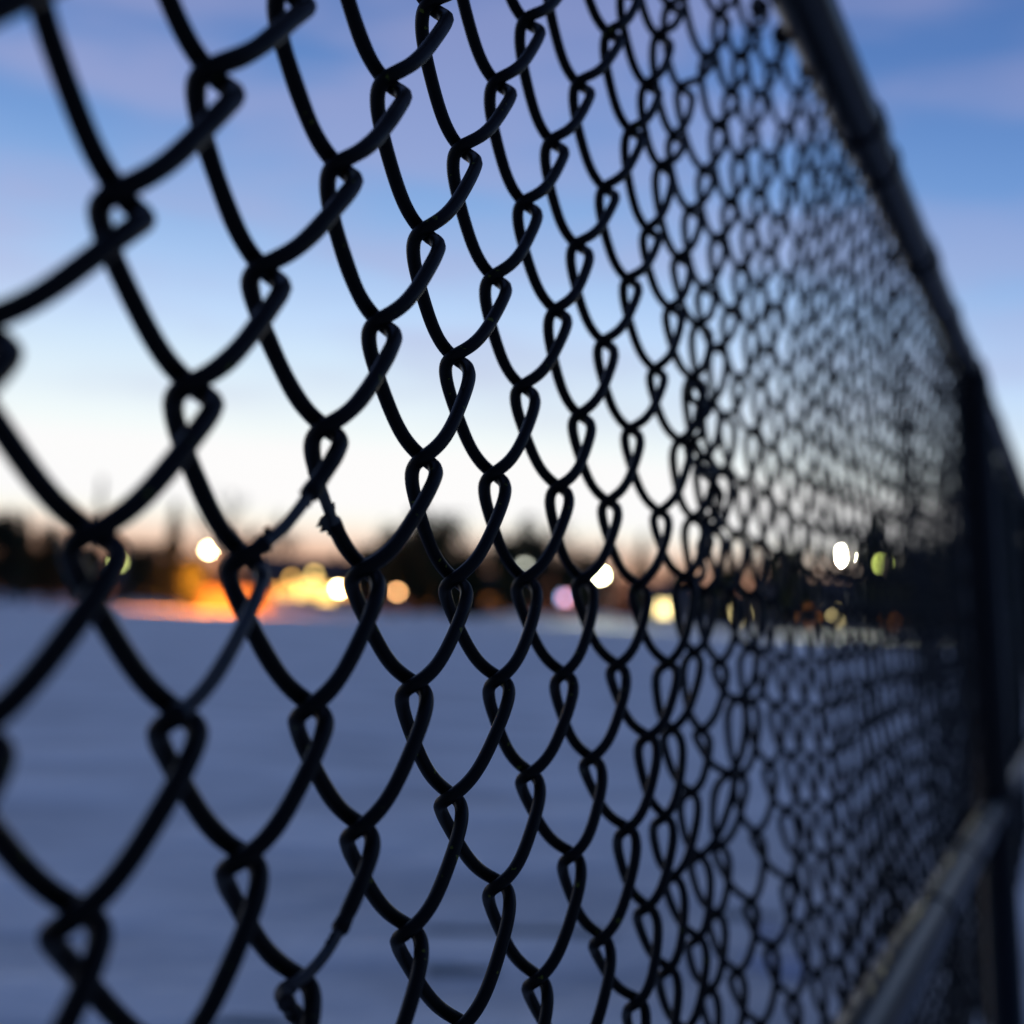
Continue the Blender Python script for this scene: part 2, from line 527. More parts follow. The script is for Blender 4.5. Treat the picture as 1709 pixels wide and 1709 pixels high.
# stretches where the vinyl has peeled off: strand -> (from, to) along the wire, in legs from the top
PEEL = {1: [(11.50, 11.80)], 0: [(12.05, 12.88)], 2: [(11.38, 11.58), (14.60, 14.95)]}


def knuckle(P):
    """the cut wire end at the top edge, curled down over its neighbour"""
    q = P[0]; pts = []
    for a in np.linspace(-0.3, 1.35, 9):
        ang = a * PI
        pts.append(q + np.array([0, 0, 0.0045]) + 0.0058 * (math.cos(ang) * NRM * 0.7 + math.sin(ang) * np.array([0, 0, 1.0])) + 0.0012 * a * D)
    return np.array(pts[::-1])


def make_strand(k, parent, big=None):
    near = k < 26
    nper = 24 if k < 12 else (18 if near else 11)
    P, G = strand_path(k, nper)
    if k < 6:      # rows far above and below the frame need less detail
        pass
    kn = knuckle(P)
    P = np.concatenate([kn, P]); G = np.concatenate([np.full(len(kn), -0.01), G])
    rad = np.full(len(P), 0.00222 if near else 0.00236)
    mi = np.zeros(len(P), int)
    thick = 1 + 0.018 * max(0, 4 - k)
    rad *= thick
    for a, b in PEEL.get(k, []):
        m_ = (G > a) & (G < b)
        rad[m_] = 0.00185 if k == 0 else 0.00160; mi[m_] = 1
        for e in (a, b):   # ragged, slightly swollen ends of the coat
            q = (np.abs(G - e) < 0.07) & ~m_
            rad[q] = 0.00222 * thick + 0.00022 * np.sin(40 * G[q] + k)
    if k in (0, 1, 2):
        rad = rad * (1 + 0.02 * np.sin(G * 23 + k))
    if k == 2:     # cracked, uneven coat just before the lower peel
        q = (G > 15.1) & (G < 15.9); rad[q] = rad[q] * (1 + 0.10 * np.sin(G[q] * 60))
    sides = 10 if k < 14 else (8 if near else 6)
    if big is not None:
        big.tube(P[::2], rad[::2], 4, up=NRM); return None
    mb = MB()
    mb.tube(P, rad, sides, mi=mi, up=NRM)
    return mb.build("wire_strand", [M_VINYL, M_BARE], parent, smooth=True), P, G


def pick(P, G, g):
    i = int(np.argmin(np.abs(G - g)))
    return P[i], (P[min(i + 1, len(P) - 1)] - P[max(i - 1, 0)]) / np.linalg.norm(P[min(i + 1, len(P) - 1)] - P[max(i - 1, 0)])


fence = empty("chain_link_fence", (0, 0, 0))
tag(fence, "black coated chain-link fence with slack diamond mesh, pipe rails and a post", "fence")

# added dark sheet behind the next bay of mesh, put in to blacken it
def dark_backing():
    mb = MB(); V = []
    ss = np.linspace(75.2, 171.0, 60)
    for th in (0.0, 0.0012):
        for i, s in enumerate(ss):
            for j in range(9):
                q = j / 8.0
                z = 0.02 + q * 1.20
                w = 0.060 - 0.055 * q - 0.030 - th + 0.004 * math.sin(i * 0.9 + j)
                V.append(P0 + (s - 5) * HW * D + w * NRM + np.array([0, 0, z - P0[2] + 0.0004 * (s - 75)]))
    n_ = 60 * 9; F = []
    for i in range(59):
        for j in range(8):
            a = i * 9 + j
            F.append((a, a + 9, a + 10, a + 1)); F.append((n_ + a, n_ + a + 1, n_ + a + 10, n_ + a + 9))
    mb.add(V, F); mb.build("dark_backing_sheet", mat("dark_backing_black", (0.0025, 0.003, 0.004), 0.9, 0.05), fence, smooth=True)


dark_backing()

strands = {}
for k in range(-4, 90):
    strands[k] = make_strand(k, fence)
far = MB()
for k in range(90, 168):
    make_strand(k, None, far)
tag(far.build("wire_mesh", M_VINYL, fence, smooth=True), kind="stuff")


def flap(k, g, size, side, tilt, name="coating_flap"):
    """a torn shred of vinyl standing off the wire"""
    ob, P, G = strands[k]
    c, t = pick(P, G, g)
    t = t * tilt
    a = np.cross(t, NRM); a /= np.linalg.norm(a); a *= side
    L_, w_ = size
    r_ = random.Random(int(k * 100 + g * 50))
    mb = MB()
    th = 0.00035
    inner = [c + a * 0.0010 + t * L_ * q for q in (-0.5, -0.15, 0.2, 0.5)]
    prof = [(0.58, 0.55), (0.50, 1.0), (0.38, 0.72), (0.30, 0.86), (0.12, 0.42), (-0.05, 0.50), (-0.25, 0.18)]
    outer = [c + a * (0.0012 + w_ * h * r_.uniform(0.8, 1.1)) + t * L_ * (q + r_.uniform(-.03, .03)) for q, h in prof]
    out = inner + outer
    n_ = len(out)
    V = [q + NRM * th for q in out] + [q - NRM * th for q in out]
    mb.add(V, [tuple(range(n_)), tuple(reversed(range(n_, 2 * n_)))] + [(i, n_ + i, n_ + (i + 1) % n_, (i + 1) % n_) for i in range(n_)])
    mb.build(name, M_SCRAP, ob)


flap(2, 11.60, (0.0100, 0.0058), -1, -1)
flap(2, 11.57, (0.0050, 0.0022), 1, -1)
flap(2, 11.37, (0.0055, 0.0016), 1, 1)
flap(1, 11.49, (0.0050, 0.0020), 1, 1)
flap(1, 11.50, (0.0040, 0.0014), -1, 1)
flap(1, 11.81, (0.0050, 0.0026), -1, -1)
flap(1, 11.83, (0.0035, 0.0018), 1, -1)
flap(0, 12.03, (0.0120, 0.0034), 1, 1)
flap(2, 14.59, (0.0110, 0.0018), 1, 1)
flap(4, 10.35, (0.0035, 0.0018), 1, 1)


def stub(k, g):
    ob, P, G = strands[k]
    c, t = pick(P, G, g)
    mb = MB()
    mb.tube([c - D * 0.001, c - D * 0.0035 + NRM * 0.001, c - D * 0.0062 + NRM * 0.0035 - np.array([0, 0, 0.001])], [0.0021, 0.0023, 0.0021], 10)
    mb.build("coating_flap", [M_SCRAP], ob, smooth=True)


stub(2, 15.0)


# a length of heavier wire laced down the seam between two rolls of mesh
def lacing():
    way = [(1159, 640), (1162, 668), (1176, 684), (1163, 706), (1160, 728), (1155, 752), (1166, 778), (1184, 792), (1196, 822), (1190, 862), (1184, 880), (1178, 905), (1170, 940), (1158, 968), (1146, 985)]
    pl = []
    for px, py in way:
        r = _R * (px - 854.5) / FPX - _U * (py - 854.5) / FPX + _F
        c = P0 - np.array([0, 0, CAM_H]) + 0.009 * NRM
        P = r * ((c @ NRM) / (r @ NRM)); P[2] += CAM_H
        pl.append(P)
    pl = np.array(pl)
    u = np.linspace(0, len(pl) - 1, 240)
    C = np.stack([np.interp(u, range(len(pl)), pl[:, i]) for i in range(3)], 1)
    ker = np.hanning(21); ker /= ker.sum()
    C = np.stack([np.convolve(np.pad(C[:, i], 10, 'edge'), ker, 'valid') for i in range(3)], 1)
    mb = MB()
    for ph in (0.0, PI):
        a = u * 2.1 + ph
        P = C + 0.0030 * (np.cos(a)[:, None] * D * 0.8 + np.sin(a)[:, None] * NRM)
        mb.tube(P, 0.0018, 8, up=NRM)
    mb.build("lacing_wire", M_VINYL, fence, smooth=True)


lacing()

# rails: straight pipes on the camera side of the mesh
RT_A = np.array([0.19307637, 0.85767491, 0.43977764 + CAM_H]); RT_B = np.array([0.47658316, 1.48735684, 0.45281906 + CAM_H])
RB_A = np.array([0.28704346, 0.95189834, -0.27584108 + CAM_H]); RB_B = np.array([0.73043682, 1.93669586, -0.30056927 + CAM_H])


def on_rail(A, B, s):
    """point of a rail above fence column s"""
    d_ = (B - A); k = ((P0 + (s - 5) * HW * D - A) @ D) / (d_ @ D)
    return A + d_ * k


S_POST, S_END = 73.1, 172.0
R_RAIL = 0.0208


def pipe(name, A, B, s0, s1, r, mt=M_PIPE):
    mb = MB()
    P = np.array([on_rail(A, B, s) for s in np.linspace(s0, s1, 60)])
    mb.tube(P, r, 28, up=NRM)
    return mb.build(name, mt, fence, smooth=True)


top = pipe("top_rail", RT_A, RT_B, -22, S_END, R_RAIL)
midr = pipe("middle_rail", RB_A, RB_B, -22, S_POST - 0.9, R_RAIL)
midr2 = pipe("middle_rail", RB_A, RB_B, S_POST + 0.9, S_END, R_RAIL)

def ring(name, A, B, s, w, r, parent):
    c = on_rail(A, B, s); d_ = (B - A) / np.linalg.norm(B - A)
    mb = MB()
    mb.tube([c - d_ * w, c - d_ * w * 0.9, c + d_ * w * 0.9, c + d_ * w], [r * 0.97, r, r, r * 0.97], 28, up=NRM)
    # bolted ears of the band
    e = c + np.array([0, 0, 1.0]) * r
    mb.box(e + np.array([0, 0, 0.004]), (w * 0.5, 0.0035, 0.006), rot=PHI)
    mb.tube([e + np.array([0, 0, 0.005]) - NRM * 0.009, e + np.array([0, 0, 0.005]) + NRM * 0.009], 0.003, 6)
    return mb.build(name, M_PIPE, parent, smooth=False)


ring("rail_sleeve", RT_A, RT_B, ((np.array([0.29973827, 1.09457601, 0]) - np.array([P0[0], P0[1], 0])) @ D) / HW + 5, 0.020, 0.0238, top)
ring("rail_sleeve", RT_A, RT_B, ((np.array([0.49742499, 1.53364754, 0]) - np.array([P0[0], P0[1], 0])) @ D) / HW + 5, 0.014, 0.0236, top)
# wire ties that hold the mesh to the rails
for A, B, rl, ss in ((RT_A, RT_B, top, (33, 44, 56, 66, 84, 95)), (RB_A, RB_B, midr, (37, 50, 62)), ):
    for s in ss:
        c = on_rail(A, B, s + 0.4)
        th = np.linspace(0, 2 * PI, 25)
        P = c + 0.0228 * np.cos(th)[:, None] * np.array([0, 0, 1.0]) + (0.0268 * np.sin(th) - 0.005)[:, None] * NRM + (0.004 * th)[:, None] * D
        mb = MB(); mb.tube(P, 0.0018, 6, up=D)
        mb.build("wire_tie", M_VINYL, rl, smooth=True)

# line post with loop cap and bands
for sp in (S_POST, S_END):
    T = on_rail(RT_A, RT_B, sp); Bm = on_rail(RB_A, RB_B, sp)
    ax = (T - Bm) / (T - Bm)[2]
    foot = Bm - ax * (Bm[2] + 0.02)
    mb = MB(); mb.tube([foot, T - ax * 0.012], 0.030, 32, up=NRM)
    post = mb.build("post", M_PIPE, fence, smooth=True)
    mb = MB()
    dr = (RT_B - RT_A) / np.linalg.norm(RT_B - RT_A)
    mb.tube([T - ax * 0.06, T - ax * 0.055, T - ax * 0.02, T + ax * 0.004], [0.033, 0.034, 0.034, 0.026], 28, up=NRM)
    mb.tube([T - dr * 0.028, T - dr * 0.024, T + dr * 0.024, T + dr * 0.028], [0.025, 0.0275, 0.0275, 0.025], 28, up=NRM)
    mb.build("post_cap", M_PIPE, post, smooth=True)
    mb = MB()
    mb.tube([Bm - ax * 0.032, Bm - ax * 0.029, Bm + ax * 0.029, Bm + ax * 0.032], [0.033, 0.0345, 0.0345, 0.033], 28, up=NRM)
    mb.tube([Bm - dr * 0.06, Bm - dr * 0.02], 0.0245, 20, up=NRM)
    mb.tube([Bm + dr * 0.02, Bm + dr * 0.06], 0.0245, 20, up=NRM)
    mb.build("rail_clamp", M_PIPE, post, smooth=True)

# ------------------------------------------------------------------ trees
M_BARK = mat("bark", (0.055, 0.042, 0.035), 0.9, 0.2, noise=(0.09, 0.07, 0.055), nscale=6)
M_NEEDLE = mat("needles", (0.020, 0.032, 0.020), 0.8, 0.2, noise=(0.05, 0.065, 0.035), nscale=2.5)
M_TWIG = mat("twigs", (0.045, 0.032, 0.026), 0.9, 0.2)
M_THUJA = mat("thuja_foliage", (0.022, 0.030, 0.018), 0.8, 0.2, noise=(0.045, 0.055, 0.03), nscale=2.0)


def leaf_quads(C, size, r_):
    """one small tilted quad per centre"""
    n = len(C)
    a = r_.normal(size=(n, 3)); a /= np.linalg.norm(a, axis=1)[:, None]
    b = np.cross(a, r_.normal(size=(n, 3))); b /= np.linalg.norm(b, axis=1)[:, None]
    s = size * r_.uniform(0.6, 1.4, (n, 1))
    V = np.stack([C - a * s, C + b * s * 0.5, C + a * s, C - b * s * 0.5], 1).reshape(-1, 3)
    return V, [(4 * i, 4 * i + 1, 4 * i + 2, 4 * i + 3) for i in range(n)]


def spruce(px, Y, h, w, label, seed, mt=None, n=2600, group="trees along the far edge of the field"):
    r_ = np.random.RandomState(seed)
    h *= 1.15; w *= 1.25
    x = gx(px, Y); base = (x, Y, 0)
    root = empty("spruce_tree", base); tag(root, label, "tree", group)
    mb = MB(); mb.tube([(0, 0, -0.1), (0.05, 0, h * 0.5), (0, 0, h * 0.97)], [h * 0.022, h * 0.014, h * 0.003], 8)
    mb.build("trunk", M_BARK, root, smooth=True)
    z = r_.uniform(0.06, 1.0, n) ** 0.85
    tier = 0.78 + 0.22 * np.sin(z * 34 + r_.uniform(0, 1))
    th = r_.uniform(0, 2 * PI, n)
    lump = 1 + 0.22 * np.sin(3 * th + seed) * np.sin(9 * z + seed)
    rr = w * (1 - z) ** 0.9 * tier * lump * np.sqrt(r_.uniform(0.15, 1, n)) + 0.05
    C = np.stack([rr * np.cos(th), rr * np.sin(th), z * h - 0.12 * rr], 1)
    V, F = leaf_quads(C, 0.22, r_)
    mb = MB(); mb.add(V, F); mb.build("crown", mt or M_NEEDLE, root)


def bushy(px, Y, h, w, label, seed, n=2600, z0=0.12):
    r_ = np.random.RandomState(seed)
    h *= 1.42; w *= 1.2
    root = empty("evergreen_tree", (gx(px, Y), Y, 0)); tag(root, label, "tree", "trees along the far edge of the field")
    mb = MB(); mb.tube([(0, 0, -0.1), (0.1, 0, h * 0.5), (0, 0.1, h * 0.85)], [h * 0.03, h * 0.02, h * 0.006], 8)
    mb.build("trunk", M_BARK, root, smooth=True)
    K = 16
    cc = np.stack([r_.uniform(-0.62, 0.62, K) * w, r_.uniform(-0.6, 0.6, K) * w, r_.uniform(z0 + 0.1, 0.86, K) * h], 1)
    cc[:, :2] *= (1.15 - 0.6 * cc[:, 2:3] / h)
    C = cc[r_.randint(0, K, n)] + r_.normal(size=(n, 3)) * np.array([w * 0.2, w * 0.2, h * 0.085])
    C[:, 2] = np.clip(C[:, 2], 0.1, h)
    V, F = leaf_quads(C, 0.30, r_)
    mb = MB(); mb.add(V, F); mb.build("crown", M_THUJA, root)


def bare(px, Y, h, label, seed, spread=0.5, dens=5):
    h *= 1.15
    r_ = random.Random(seed)
    root = empty("bare_tree", (gx(px, Y), Y, 0)); tag(root, label, "tree", "trees along the far edge of the field")
    tr = MB(); br = MB()
    top_ = np.array([r_.uniform(-.3, .3), 0, h * 0.55])
    tr.tube([(0, 0, -0.1), (0.05, 0, h * 0.25), tuple(top_)], [h * 0.028, h * 0.021, h * 0.014], 8)
    tr.build("trunk", M_BARK, root, smooth=True)

    def grow(p, d, ln, r, lv):
        d = d / np.linalg.norm(d)
        q = p + d * ln * 0.5 + np.array([r_.uniform(-.06, .06) * ln, r_.uniform(-.06, .06) * ln, 0])
        e = p + d * ln
        br.tube([p, q, e], [r, r * 0.8, r * 0.55], 4 if lv else 5, cap=False)
        if lv < 4:
            for _ in range(dens if lv < 3 else 4):
                k = r_.uniform(0.35, 1.0)
                nd = d + np.array([r_.uniform(-1, 1), r_.uniform(-1, 1), r_.uniform(-0.35, 0.75)]) * (spread + 0.2)
                grow(p + (e - p) * k, nd, ln * r_.uniform(0.5, 0.7), max(r * 0.5, 0.010), lv + 1)
    for i in range(5):
        a = 2 * PI * i / 5 + r_.uniform(-.3, .3)
        z = h * r_.uniform(0.28, 0.55)
        grow(np.array([0, 0, z]), np.array([math.cos(a) * spread * 1.6, math.sin(a) * spread * 1.6, 1.0]), h * r_.uniform(0.22, 0.30), h * 0.010, 1)
    grow(top_, np.array([0.05, 0, 1.0]), h * 0.26, h * 0.011, 1)
    br.build("branches", M_TWIG, root)


bushy(8, 124, 6.4, 2.6, "broad dark evergreen at the far left end of the tree line", 1)
spruce(36, 121, 7.4, 1.8, "pointed dark evergreen, second from the left end of the tree line", 2)
bushy(78, 123, 5.6, 2.4, "low rounded dark evergreen right of the leftmost pointed one", 3)
bushy(128, 126, 5.2, 2.2, "low dark evergreen beneath the tall thin tree", 4)
spruce(157, 134, 11.8, 0.75, "tall thin spindly spruce rising clear above the left trees", 5, n=900)
bushy(232, 128, 4.6, 2.3, "low dark shrub-like evergreen left of the orange glow", 6)
spruce(283, 113, 8.4, 1.8, "conical spruce lit orange by the street lamp", 7)
bushy(314, 110, 3.4, 1.1, "small evergreen glowing orange in front of the conical spruce", 8, n=1500)
bare(372, 138, 11.5, "large pale bare tree behind the orange street lamp", 9, 0.55)
bare(455, 142, 9.5, "bare tree behind the house with yellow windows", 10, 0.55)
bushy(612, 128, 5.0, 1.9, "small dark evergreen at the right end of the yellow-lit house", 12)
bushy(664, 124, 6.6, 2.6, "large black evergreen above the small orange lamp", 13, n=3600)
bushy(722, 123, 7.3, 2.8, "tallest rounded black evergreen near the centre", 14, n=4200)
bare(752, 130, 8.6, "bare tree rising out of the central evergreens", 15, 0.5)
bushy(785, 126, 5.6, 2.3, "low dark evergreen right of the central mass", 16)
bushy(848, 124, 6.3, 2.2, "dark evergreen left of the whitish street lamp", 17)
bushy(888, 130, 7.6, 2.3, "rounded dark evergreen behind the whitish street lamp", 18)
bare(930, 128, 9.2, "brownish bare tree right of the whitish street lamp", 19, 0.55)
bushy(962, 127, 5.8, 2.2, "dark evergreen behind the pink and blue sign", 20)
bare(1010, 134, 8.4, "bare tree behind the bright yellow-white street lamp", 21, 0.5)
spruce(1068, 122, 7.7, 1.5, "narrow pointed spruce left of the low garage", 22)
bare(1120, 132, 6.5, "short bare tree behind the low garage", 23, 0.55)
bushy(1205, 118, 4.4, 1.9, "low dark evergreen beside the right end of the garage", 24)
bare(1262, 112, 6.6, "bare tree seen through the dense mesh left of the long building", 25, 0.5)
bushy(1320, 108, 5.2, 2.2, "dark evergreen at the left end of the long building", 26)
bushy(1452, 106, 7.2, 1.6, "upright dark evergreen between the white lamp and the green lamp", 27, n=3200)
bushy(1530, 104, 5.9, 2.6, "broad dark evergreen right of the green lamp", 28, n=3600)
bushy(1598, 100, 5.6, 2.4, "dark evergreen just left of the fence post", 29)
bushy(1680, 98, 5.6, 2.4, "dark evergreen seen right of the fence post", 30)

# a low far-off wood that closes the view behind the houses
def far_wood_and_light_block():
    r_ = np.random.RandomState(77)
    n = 26000
    X = r_.uniform(-130, 130, n)
    H = 5.6 + 1.3 * np.sin(X * 0.11 + 1) + 0.9 * np.sin(X * 0.31) + 0.8 * np.sin(X * 0.83 + 2) + 0.5 * np.sin(X * 2.1)
    H = H * np.where(X > 22, 0.80, 1.0)
    C = np.stack([X, 172 - 0.25 * X + r_.uniform(-5, 5, n), H * r_.uniform(0, 1, n) ** 0.8], 1)
    # unseen tree arc added at right to keep warm sky reflections off the rails
    m_ = 16000
    az = np.radians(r_.uniform(28, 95, m_)); dist = r_.uniform(40, 52, m_)
    Hr = (8.0 + 1.5 * np.sin(az * 19) + 1.1 * np.sin(az * 47)) * r_.uniform(0, 1, m_) ** 0.8
    C = np.concatenate([C, np.stack([dist * np.sin(az), dist * np.cos(az), Hr], 1)])
    V, F = leaf_quads(C, 0.42, r_)
    mb = MB(); mb.add(V, F)
    tag(mb.build("far_wood_and_light_block", M_TWIG, loc=(0, 172, 0)), "brown far-off wood that closes the horizon behind the houses and trees, plus an added unseen light-blocking arc at right", "wood", kind="stuff")


far_wood_and_light_block()

# ------------------------------------------------------------------ houses
M_WALL = mat("siding_brown", (0.10, 0.075, 0.06), 0.8, 0.3, noise=(0.14, 0.10, 0.08), nscale=2)
M_WALL2 = mat("siding_grey_blue", (0.10, 0.11, 0.15), 0.8, 0.3, noise=(0.13, 0.14, 0.18), nscale=2)
M_ROOF = mat("shingle_roof", (0.05, 0.048, 0.05), 0.9, 0.2, noise=(0.08, 0.08, 0.085), nscale=4)
M_TRIM = mat("window_trim", (0.30, 0.29, 0.27), 0.7, 0.3)
M_DARKGLASS = mat("dark_glass", (0.01, 0.012, 0.016), 0.08, 0.6)


def house(px0, px1, Y, eave, ridge_h, depth, label, wins, wall=M_WALL, name="house", rot=0.0, chimney=True):
    """gabled house, ridge along x; wins = list of (px, z, w, h, material or None)"""
    x0, x1 = gx(px0, Y), gx(px1, Y); cx = (x0 + x1) / 2; hw = (x1 - x0) / 2
    root = empty(name, (cx, Y, 0)); tag(root, label, "house")
    mb = MB(); mb.box((0, depth / 2, eave / 2 - 0.1), (hw, depth / 2, eave / 2 + 0.1))
    g = ridge_h - 0.05
    for sx in (-1, 1):
        X = sx * hw
        mb.add([(X, 0, eave), (X, depth, eave), (X, depth / 2, g), (X - sx * 0.2, 0, eave), (X - sx * 0.2, depth, eave), (X - sx * 0.2, depth / 2, g)],
               [(0, 1, 2), (5, 4, 3), (0, 2, 5, 3), (1, 4, 5, 2)])
    mb.build("wall", wall, root)
    mb = MB()
    o = 0.45; t = 0.14
    k = (ridge_h - eave) / (depth / 2)
    for a, b in (((-o), depth / 2), (depth + o, depth / 2)):
        za = eave - k * o; zb = ridge_h
        V = []
        for X in (-hw - o, hw + o):
            V += [(X, a, za + 0.02), (X, b, zb + 0.02), (X, b, zb + t + 0.02), (X, a, za + t + 0.02)]
        mb.add(V, [(0, 1, 2, 3), (7, 6, 5, 4), (0, 4, 5, 1), (3, 2, 6, 7), (0, 3, 7, 4), (1, 5, 6, 2)])
    rf = mb.build("roof", M_ROOF, root)
    if chimney:
        mb = MB(); mb.box((hw * 0.45, depth * 0.5, ridge_h + 0.35), (0.3, 0.3, 0.6)); mb.build("chimney", wall, rf)
    for (px, z, w, h, mt) in wins:
        X = gx(px, Y) - cx
        mb = MB()
        for (ax_, az, bx, bz) in ((-w / 2 - .06, -h / 2, .06, h / 2), (w / 2 + .06, -h / 2, .06, h / 2)):
            mb.box((X + ax_, -0.04, z), (bx, 0.05, h / 2 + .12))
        for sz in (-1, 1):
            mb.box((X, -0.04, z + sz * (h / 2 + .06)), (w / 2, 0.05, .06))
        mb.box((X, -0.035, z), (0.025, 0.03, h / 2))
        wd_ = mb.build("window", M_TRIM, root)
        mb = MB(); mb.box((X, -0.015, z), (w / 2, 0.012, h / 2)); mb.build("pane", mt or M_DARKGLASS, wd_)
    # a plank door with step
    mb = MB(); X = hw * 0.72; mb.box((X, -0.03, 1.0), (0.45, 0.03, 1.0)); mb.box((X, -0.5, 0.08), (0.8, 0.45, 0.08))
    mb.build("door", M_TRIM, root)
    return root


M_BOARD = mat("weathered_boards", (0.15, 0.10, 0.07), 0.85, 0.2, noise=(0.24, 0.17, 0.12), nscale=3)


def added_board_fence(px0, px1, Y, h):  # added boards, put in to catch the street lamp's orange light
    x0, x1 = gx(px0, Y), gx(px1, Y)
    root = empty("added_board_fence", ((x0 + x1) / 2, Y, 0))
    tag(root, "added weathered board fence that catches the orange glow behind the brilliant warm street lamp", "fence")
    L_ = x1 - x0; n = int(L_ / 0.17)
    mb = MB()
    for i in range(n):
        mb.box((-L_ / 2 + (i + 0.5) * L_ / n, 0, h / 2 + rnd.uniform(-.03, .03)), (L_ / n * 0.46, 0.012, h / 2))
    mb.build("board_panel", M_BOARD, root)
    for z in (0.4, h - 0.4):
        mb = MB(); mb.box((0, 0.04, z), (L_ / 2, 0.02, 0.05)); mb.build("rail", M_BOARD, root)
    for i in range(5):
        mb = MB(); mb.box((-L_ / 2 + i * L_ / 4, 0.11, h / 2), (0.05, 0.05, h / 2 + 0.05)); mb.build("post", M_BOARD, root)


added_board_fence(300, 452, 112.5, 2.1)


E_YEL = emit("lit_window_yellow", (1.0, 0.60, 0.16), 4.0)
E_YEL2 = emit("lit_window_amber", (1.0, 0.45, 0.09), 3.0)
E_PALE = emit("lit_window_pale", (1.0, 0.80, 0.36), 3.2)
E_PALE2 = emit("lit_window_bright", (1.0, 0.78, 0.34), 5.5)
E_DIM = emit("lit_window_dim_orange", (0.9, 0.30, 0.05), 0.7)

house(418, 600, 127, 3.6, 5.6, 8, "wide low house with a row of glowing yellow windows behind the broken coating",
      [(452, 1.9, 1.3, 1.1, E_YEL2), (478, 2.1, 1.3, 1.2, E_YEL2), (505, 2.3, 1.5, 1.4, E_YEL), (522, 2.5, 1.6, 1.5, E_YEL), (543, 2.0, 1.6, 1.4, E_YEL), (574, 2.3, 1.2, 1.1, E_YEL2)])
house(186, 262, 131, 3.0, 4.7, 7, "small dark brown house left of the conical spruce", [(212, 1.6, 1.0, 0.9, None), (238, 1.6, 1.0, 0.9, E_DIM)])
house(690, 838, 133, 3.2, 5.0, 8, "dark house among the central evergreens with dim orange windows", [(706, 1.7, 1.3, 1.2, E_DIM), (760, 1.7, 1.0, 1.0, None), (820, 1.8, 1.5, 1.3, E_DIM)])
house(1085, 1215, 124, 2.9, 4.3, 8, "low blue-grey garage with one large pale yellow window",
      [(1107, 1.75, 1.25, 1.15, E_PALE2), (1165, 1.5, 1.0, 0.9, None)], wall=M_WALL2, name="garage", chimney=False)
house(1290, 1640, 111, 3.4, 5.1, 9, "long dark building seen through the dense mesh on the right",
      [(1350, 1.5, 1.0, 1.0, E_DIM), (1390, 1.6, 0.9, 0.8, E_PALE), (1490, 1.6, 1.1, 1.0, E_DIM), (1560, 1.7, 1.0, 1.0, None)], wall=M_WALL2, name="long_building")
house(1222, 1262, 121, 2.6, 3.6, 5, "tiny shed with a lit window right of the garage", [(1233, 1.4, 1.0, 0.9, E_PALE)], wall=M_WALL, name="shed", chimney=False)

# ------------------------------------------------------------------ lamps
M_POLE = mat("lamp_pole", (0.04, 0.04, 0.045), 0.5, 0.4, 0.6)


def street_lamp(px, py, Y, rad, color, strength, label, power=0.0, pcol=None, arm=0.9, group="lamps along the far side of the field"):
    """cobra-head street lamp: pole, arm, housing and a bulging lens that glows"""
    G = at(px, py, Y)                      # where the lens hangs
    root = empty("street_lamp", (G[0] + arm, G[1] + 0.25, 0)); tag(root, label, "lamp", group)
    z = G[2]
    mb = MB(); mb.tube([(0, 0, -0.1), (0, 0, z * 0.5), (0, 0, z + 0.25)], [0.09, 0.075, 0.055], 12); mb.build("pole", M_POLE, root, smooth=True)
    mb = MB(); mb.tube([(0, 0, z + 0.15), (-arm * 0.35, -0.08, z + 0.42), (-arm * 0.7, -0.18, z + 0.44), (-arm, -0.25, z + rad + 0.10)], 0.035, 8)
    mb.build("arm", M_POLE, root, smooth=True)
    mb = MB()
    mb.tube([(-arm, -0.25, z + rad * 0.75), (-arm, -0.25, z + rad), (-arm, -0.25, z + rad + 0.12)], [rad * 0.78, rad * 0.7, rad * 0.3], 16)
    hd = mb.build("lamp_head", M_POLE, root, smooth=False)
    lens(rad, color, strength, (-arm, -0.25, z), root)
    if power: bulb(G, power, pcol or color, rad, spot=True)
    return root


def lens(rad, color, strength, c, root):
    V = []; F = []; n = 16; rows = 9
    for i in range(rows + 1):
        ph = PI * i / rows
        for j in range(n):
            a = 2 * PI * j / n
            V.append((c[0] + rad * math.sin(ph) * math.cos(a), c[1] + rad * math.sin(ph) * math.sin(a), c[2] + rad * 0.92 * math.cos(ph)))
    for i in range(rows):
        for j in range(n):
            F.append((i * n + j, (i + 1) * n + j, (i + 1) * n + (j + 1) % n, i * n + (j + 1) % n))
    mb = MB(); mb.add(V, F)
    return mb.build("lens", emit("lamp_glow", color, strength), root, smooth=True)


def bulb(G, power, col, rad, spot=False):
    li = bpy.data.lights.new("lamp_light", 'SPOT' if spot else 'POINT')
    if spot: li.spot_size = math.radians(150); li.spot_blend = 0.8; li.energy = power; li.color = col; li.shadow_soft_size = 0.15
    o = bpy.data.objects.new("lamp_light", li); COL.objects.link(o)
    o.location = (G[0], G[1] - rad - 0.25, G[2] - 0.1)


